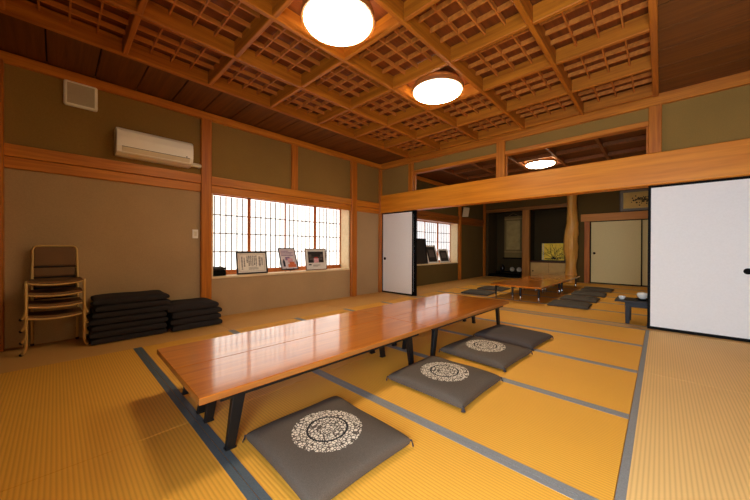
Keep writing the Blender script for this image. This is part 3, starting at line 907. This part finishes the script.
# ------------------------------------------------------------------ far room fittings
z2 = .54 + .03
pat = [(.0, 1, 0, 1, M_photo_d), (.2, .8, .3, .8, M_photo_m)]
picture('framed_photograph', (-4.73, 6.86, z2), .52, .70, PI / 2 - .02, .12, 'tall black framed picture on the far room sill, next to the left white door', 'framed picture', M_frame_b, .03, .02, [(.0, 1, 0, 1, M_photo_d)], M_photo_d)
picture('framed_photograph', (-4.72, 7.42, z2), .50, .53, PI / 2 - .04, .28, 'white mounted dark photograph, middle of three on the far room sill', 'framed picture', M_matw, .034, .012, pat, M_matw)
picture('framed_photograph', (-4.72, 8.06, z2), .50, .42, PI / 2 - .04, .28, 'smallest dark photograph on the far room sill, beside the post', 'framed picture', M_matw, .034, .012, pat, M_matw)
# small loudspeaker
root = empty('wall_speaker', (XL, 9.02, 2.19), label='small white box loudspeaker on the left wall of the far room', cat='speaker')
e = B(); box(e, .0, .05, -.02, .02, -.02, .02); obj('bracket', e, M_blackm, root)
Mx = Matrix.Rotation(math.radians(-30), 4, 'Z') @ Matrix.Rotation(math.radians(14), 4, 'Y')
e = B(); box(e, .06, .19, -.11, .11, -.15, .15, M=Mx); obj('cabinet', e, M_blackm, root, bevel=.006)
e = B(); box(e, .19, .197, -.105, .105, -.145, .145, M=Mx); obj('grille', e, M_grille, root)
# hanging scroll
root = empty('hanging_scroll', (-3.92, YF + .785, 1.46), label='tall pale hanging scroll in the dark alcove left of the square post', cat='hanging scroll')
M_mount = flat('scroll_mount', (134, 114, 66), 0.8); M_scroll = flat('scroll_paper', (180, 158, 98), 0.8, var=.16, scale=6)
e = B(); box(e, -.31, .31, -.006, 0, -.80, .72); obj('mount', e, M_mount, root)
e = B(); box(e, -.24, .24, -.008, -.006, -.50, .55); obj('painting', e, M_scroll, root)
e = B(); box(e, -.31, .31, -.010, -.006, -.60, -.56); box(e, -.31, .31, -.010, -.006, .60, .64); obj('band', e, M_goldl, root)
e = B(); lathe(e, [(0, -.35), (.02, -.35), (.02, .35), (0, .35)], 14, (0, -.02, -.81), axis='x'); obj('roller', e, M_black, root, smooth=True)
e = B(); tube(e, [(-.20, -.006, .72), (0, -.012, .82), (.20, -.006, .72)], .004, 6); obj('cord', e, M_goldl, root)
# alcove stand and the pieces on it
root = empty('display_stand', (-3.90, YF + .36, .09), label='low black lacquer stand on the scroll alcove step', cat='stand')
e = B(); box(e, -.44, .44, -.17, .17, .07, .095); obj('top', e, M_black, root, bevel=.004)
for sx in (-1, 1):
    for sy in (-1, 1):
        e = B(); box(e, sx * .40 - .018, sx * .40 + .018, sy * .14 - .018, sy * .14 + .018, 0, .07); obj('leg', e, M_black, root)
M_plate = flat('grey_glaze', (172, 166, 150), 0.3)
for x, lb in ((-3.80, 'left of two small round plates standing on the alcove stand'), (-3.57, 'right of two small round plates standing on the alcove stand')):
    root = empty('display_plate', (x, YF + .36, .185), label=lb, cat='plate', group='small plates in the alcove')
    e = B(); lathe(e, [(0, .006), (.04, .006), (.078, -.012), (.080, -.009), (.045, .012), (0, .012)], 28, (0, 0, .085), axis='y'); obj('dish', e, M_plate, root, smooth=True)
    e = B(); box(e, -.04, .04, -.03, .04, 0, .012); box(e, -.035, -.025, .012, .02, .01, .09); box(e, .025, .035, .012, .02, .01, .09); obj('holder', e, M_black, root)
e = B(); lathe(e, [(0, 0), (.05, 0), (.055, .01), (.085, .08), (.08, .14), (.045, .18), (.04, .21), (.055, .23), (.045, .225), (.03, .2), (0, .19)], 28)
tag(obj('incense_burner', e, M_frame_b, None, smooth=True, loc=(-4.14, YF + .36, .185)), 'dark round vase at the left end of the alcove stand', 'vase')
M_tandoor = flat('tan_door_paper', (200, 168, 106), 0.8)
# low alcove cabinet with cream doors, the gold picture on top
root = empty('alcove_cabinet', (-2.60, YF + .40, .002), label='low cabinet with cream sliding doors in the right alcove', cat='cabinet')
e = B(); box(e, -.535, .535, -.28, .38, 0, .56); obj('carcass', e, wood('cabinet_frame', (96, 62, 30), (130, 86, 44), 'x'), root)
e = B(); box(e, -.54, .54, -.32, .385, .56, .60); obj('top', e, wood('cabinet_top', (60, 36, 18), (88, 54, 26), 'x'), root, bevel=.004)
for s in (-1, 1):
    e = B(); box(e, s * .53, s * .004, -.298, -.281, .03, .545); d = obj('door', e, M_tandoor, root, bevel=.002)
    e = B(); lathe(e, [(0, -.304), (.022, -.304), (.024, -.299), (0, -.297)], 18, (s * .46, 0, .27), axis='y'); obj('handle', e, M_black, d)
pat = [(0, 1, 0, 1, flat('gold_leaf', (240, 212, 62), 0.5, var=.14, scale=9))]
pic = picture('framed_painting', (-2.50, YF + .20, .602), .70, .60, 0, .03, 'gold framed painting of a dark branching bush standing on the alcove cabinet', 'framed picture', M_frame_b, .032, .0, pat, M_matw)
M_branch = flat('painted_branch', (48, 42, 26), 0.8)
e = B(); rb = random.Random(11)
def branch(x, z, a, l, r, d):
    pts = [(x, -.0112, z)]
    for k in range(4):
        x += math.sin(a) * l / 4; z += math.cos(a) * l / 4; a += rb.uniform(-.25, .25)
        x = max(-.30, min(.31, x)); z = min(.555, max(.03, z)); pts.append((x, -.0112, z))
    tube(e, pts, [r * (1 - .12 * i) for i in range(5)], 5)
    if d: 
        for q in range(3): branch(*[pts[rb.choice((2, 3, 4))][i] for i in (0, 2)], a + rb.uniform(-.7, .7), l * .6, r * .6, d - 1)
for a in (-1.0, -.6, -.25, .1, .4, .8, 1.15): branch(.02, .08, a, .27, .009, 2)
for k in range(60): 
    x = rb.gauss(.02, .10); z = .055 + abs(rb.gauss(0, .025)); lathe(e, [(0, -.012), (rb.uniform(.008, .018), -.0112), (0, -.010)], 7, (max(-.29, min(.30, x)), 0, z), axis='y')
obj('brushwork', e, M_branch, pic)
e = B(); box(e, -.30, -.26, -.0112, -.0102, .03, .57); obj('side_strip', e, flat('pale_strip', (206, 206, 170), .7), pic)
# ink picture above the far door
M_tanp = flat('aged_silk', (216, 188, 112), 0.8, var=.12, scale=5)
root = empty('framed_painting', (-0.33, YF - .02, 2.012), label='wide framed ink painting of a branch hanging above the far sliding door', cat='framed picture', rot=Euler((math.radians(7), 0, 0)))
w, h = 1.02, .60
M_silv = flat('painting_frame', (112, 96, 60), 0.4)
e = B()
for s in (-1, 1): box(e, s * w / 2, s * (w / 2 - .03), -.03, -.002, 0, h)
box(e, -w / 2 + .03, w / 2 - .03, -.03, -.002, 0, .03); box(e, -w / 2 + .03, w / 2 - .03, -.03, -.002, h - .03, h); obj('frame', e, wood('old_frame', (66, 52, 26), (92, 74, 40), 'x', .6), root)
e = B(); box(e, -w / 2 + .03, w / 2 - .03, -.014, -.004, .03, h - .03); obj('mount', e, M_silv, root)
e = B(); box(e, -w / 2 + .09, w / 2 - .09, -.017, -.014, .085, h - .085); obj('silk', e, M_tanp, root)
e = B()
for k in range(5): 
    pts = [(.38 - .11 * i + rb.uniform(-.01, .01), -.018, .30 + .03 * k * (i / 6) - .02 * k + rb.uniform(-.012, .012)) for i in range(6)]
    tube(e, pts, [.014, .012, .010, .008, .006, .003], 6)
for k in range(46):
    x = rb.gauss(.02, .16); z = .30 + rb.gauss(0, .05)
    lathe(e, [(0, -.0195), (rb.uniform(.010, .024), -.018), (0, -.0165)], 7, (max(-.38, min(.38, x)), 0, max(.12, min(.48, z))), axis='y')
obj('brushwork', e, M_branch, root)

# small dark table with cup and pot behind the right door
root = empty('side_table', (.015, 5.42, .002), label='small dark low table half hidden behind the right white door', cat='low table')
M_dk = wood('dark_table_wood', (18, 17, 20), (30, 28, 32), 'x', 0.55)
e = B(); box(e, -.47, .47, -.19, .19, .285, .310); obj('top', e, M_dk, root, bevel=.004)
e = B(); box(e, -.36, .36, -.16, -.14, .225, .285); box(e, -.36, .36, .14, .16, .225, .285); box(e, -.36, -.34, -.14, .14, .225, .285); box(e, .34, .36, -.14, .14, .225, .285); obj('apron', e, M_dk, root)
for sx in (-1, 1):
    for sy in (-1, 1):
        e = B(); x, y = sx * .335, sy * .142
        hexa(e, [(x - .022, y - .022, 0), (x + .022, y - .022, 0), (x + .022, y + .022, 0), (x - .022, y + .022, 0)], [(x - .028, y - .026, .285), (x + .028, y - .026, .285), (x + .028, y + .026, .285), (x - .028, y + .026, .285)])
        obj('leg', e, M_dk, root, bevel=.003)
M_porc = flat('white_porcelain', (236, 234, 228), 0.15, coat=.4, var=.02)
e = B(); lathe(e, [(0, 0), (.024, 0), (.028, .006), (.037, .022), (.039, .042), (.036, .042), (.033, .024), (.0, .012)], 26)
tag(obj('tea_cup', e, M_porc, None, smooth=True, loc=(-.385, 5.36, .3125)), 'small white tea cup on the left end of the dark side table', 'cup')
root = empty('rice_bowl', (-.175, 5.42, .3125), label='white domed lidded bowl on a black saucer on the dark side table', cat='bowl')
e = B(); lathe(e, [(0, 0), (.04, 0), (.045, .008), (.075, .016), (.078, .020), (.05, .02), (0, .02)], 28); obj('saucer', e, M_black, root, smooth=True)
e = B(); lathe(e, [(0, .02), (.03, .02), (.055, .045), (.062, .075), (.05, .098), (.02, .108), (0, .109)], 28); obj('bowl', e, M_porc, root, smooth=True)

# ------------------------------------------------------------------ light
w = bpy.data.worlds.new('sky'); scene.world = w; w.use_nodes = True
bgn = w.node_tree.nodes['Background']; bgn.inputs['Color'].default_value = (.72, .86, 1.0, 1); bgn.inputs['Strength'].default_value = 17.0
ld = bpy.data.lights.new('garden_daylight', 'AREA'); ld.shape = 'RECTANGLE'; ld.size = GW[1] - GW[0]; ld.size_y = GW[3] - GW[2]
ld.cycles.is_portal = True
lo = bpy.data.objects.new('garden_daylight', ld); COL.objects.link(lo)
lo.location = ((GW[0] + GW[1]) / 2, YN - .14, (GW[2] + GW[3]) / 2); lo.rotation_euler = (PI / 2, 0, 0)

# ------------------------------------------------------------------ view
vs = scene.view_settings
vs.view_transform = 'Standard'; vs.look = 'None'; vs.exposure = 0.70; vs.gamma = 1.0; vs.use_curve_mapping = False
scene.display_settings.display_device = 'sRGB'
scene.cycles.use_denoising = True
scene.cycles.max_bounces = 8; scene.cycles.diffuse_bounces = 5
scene.cycles.sample_clamp_indirect = 8.0
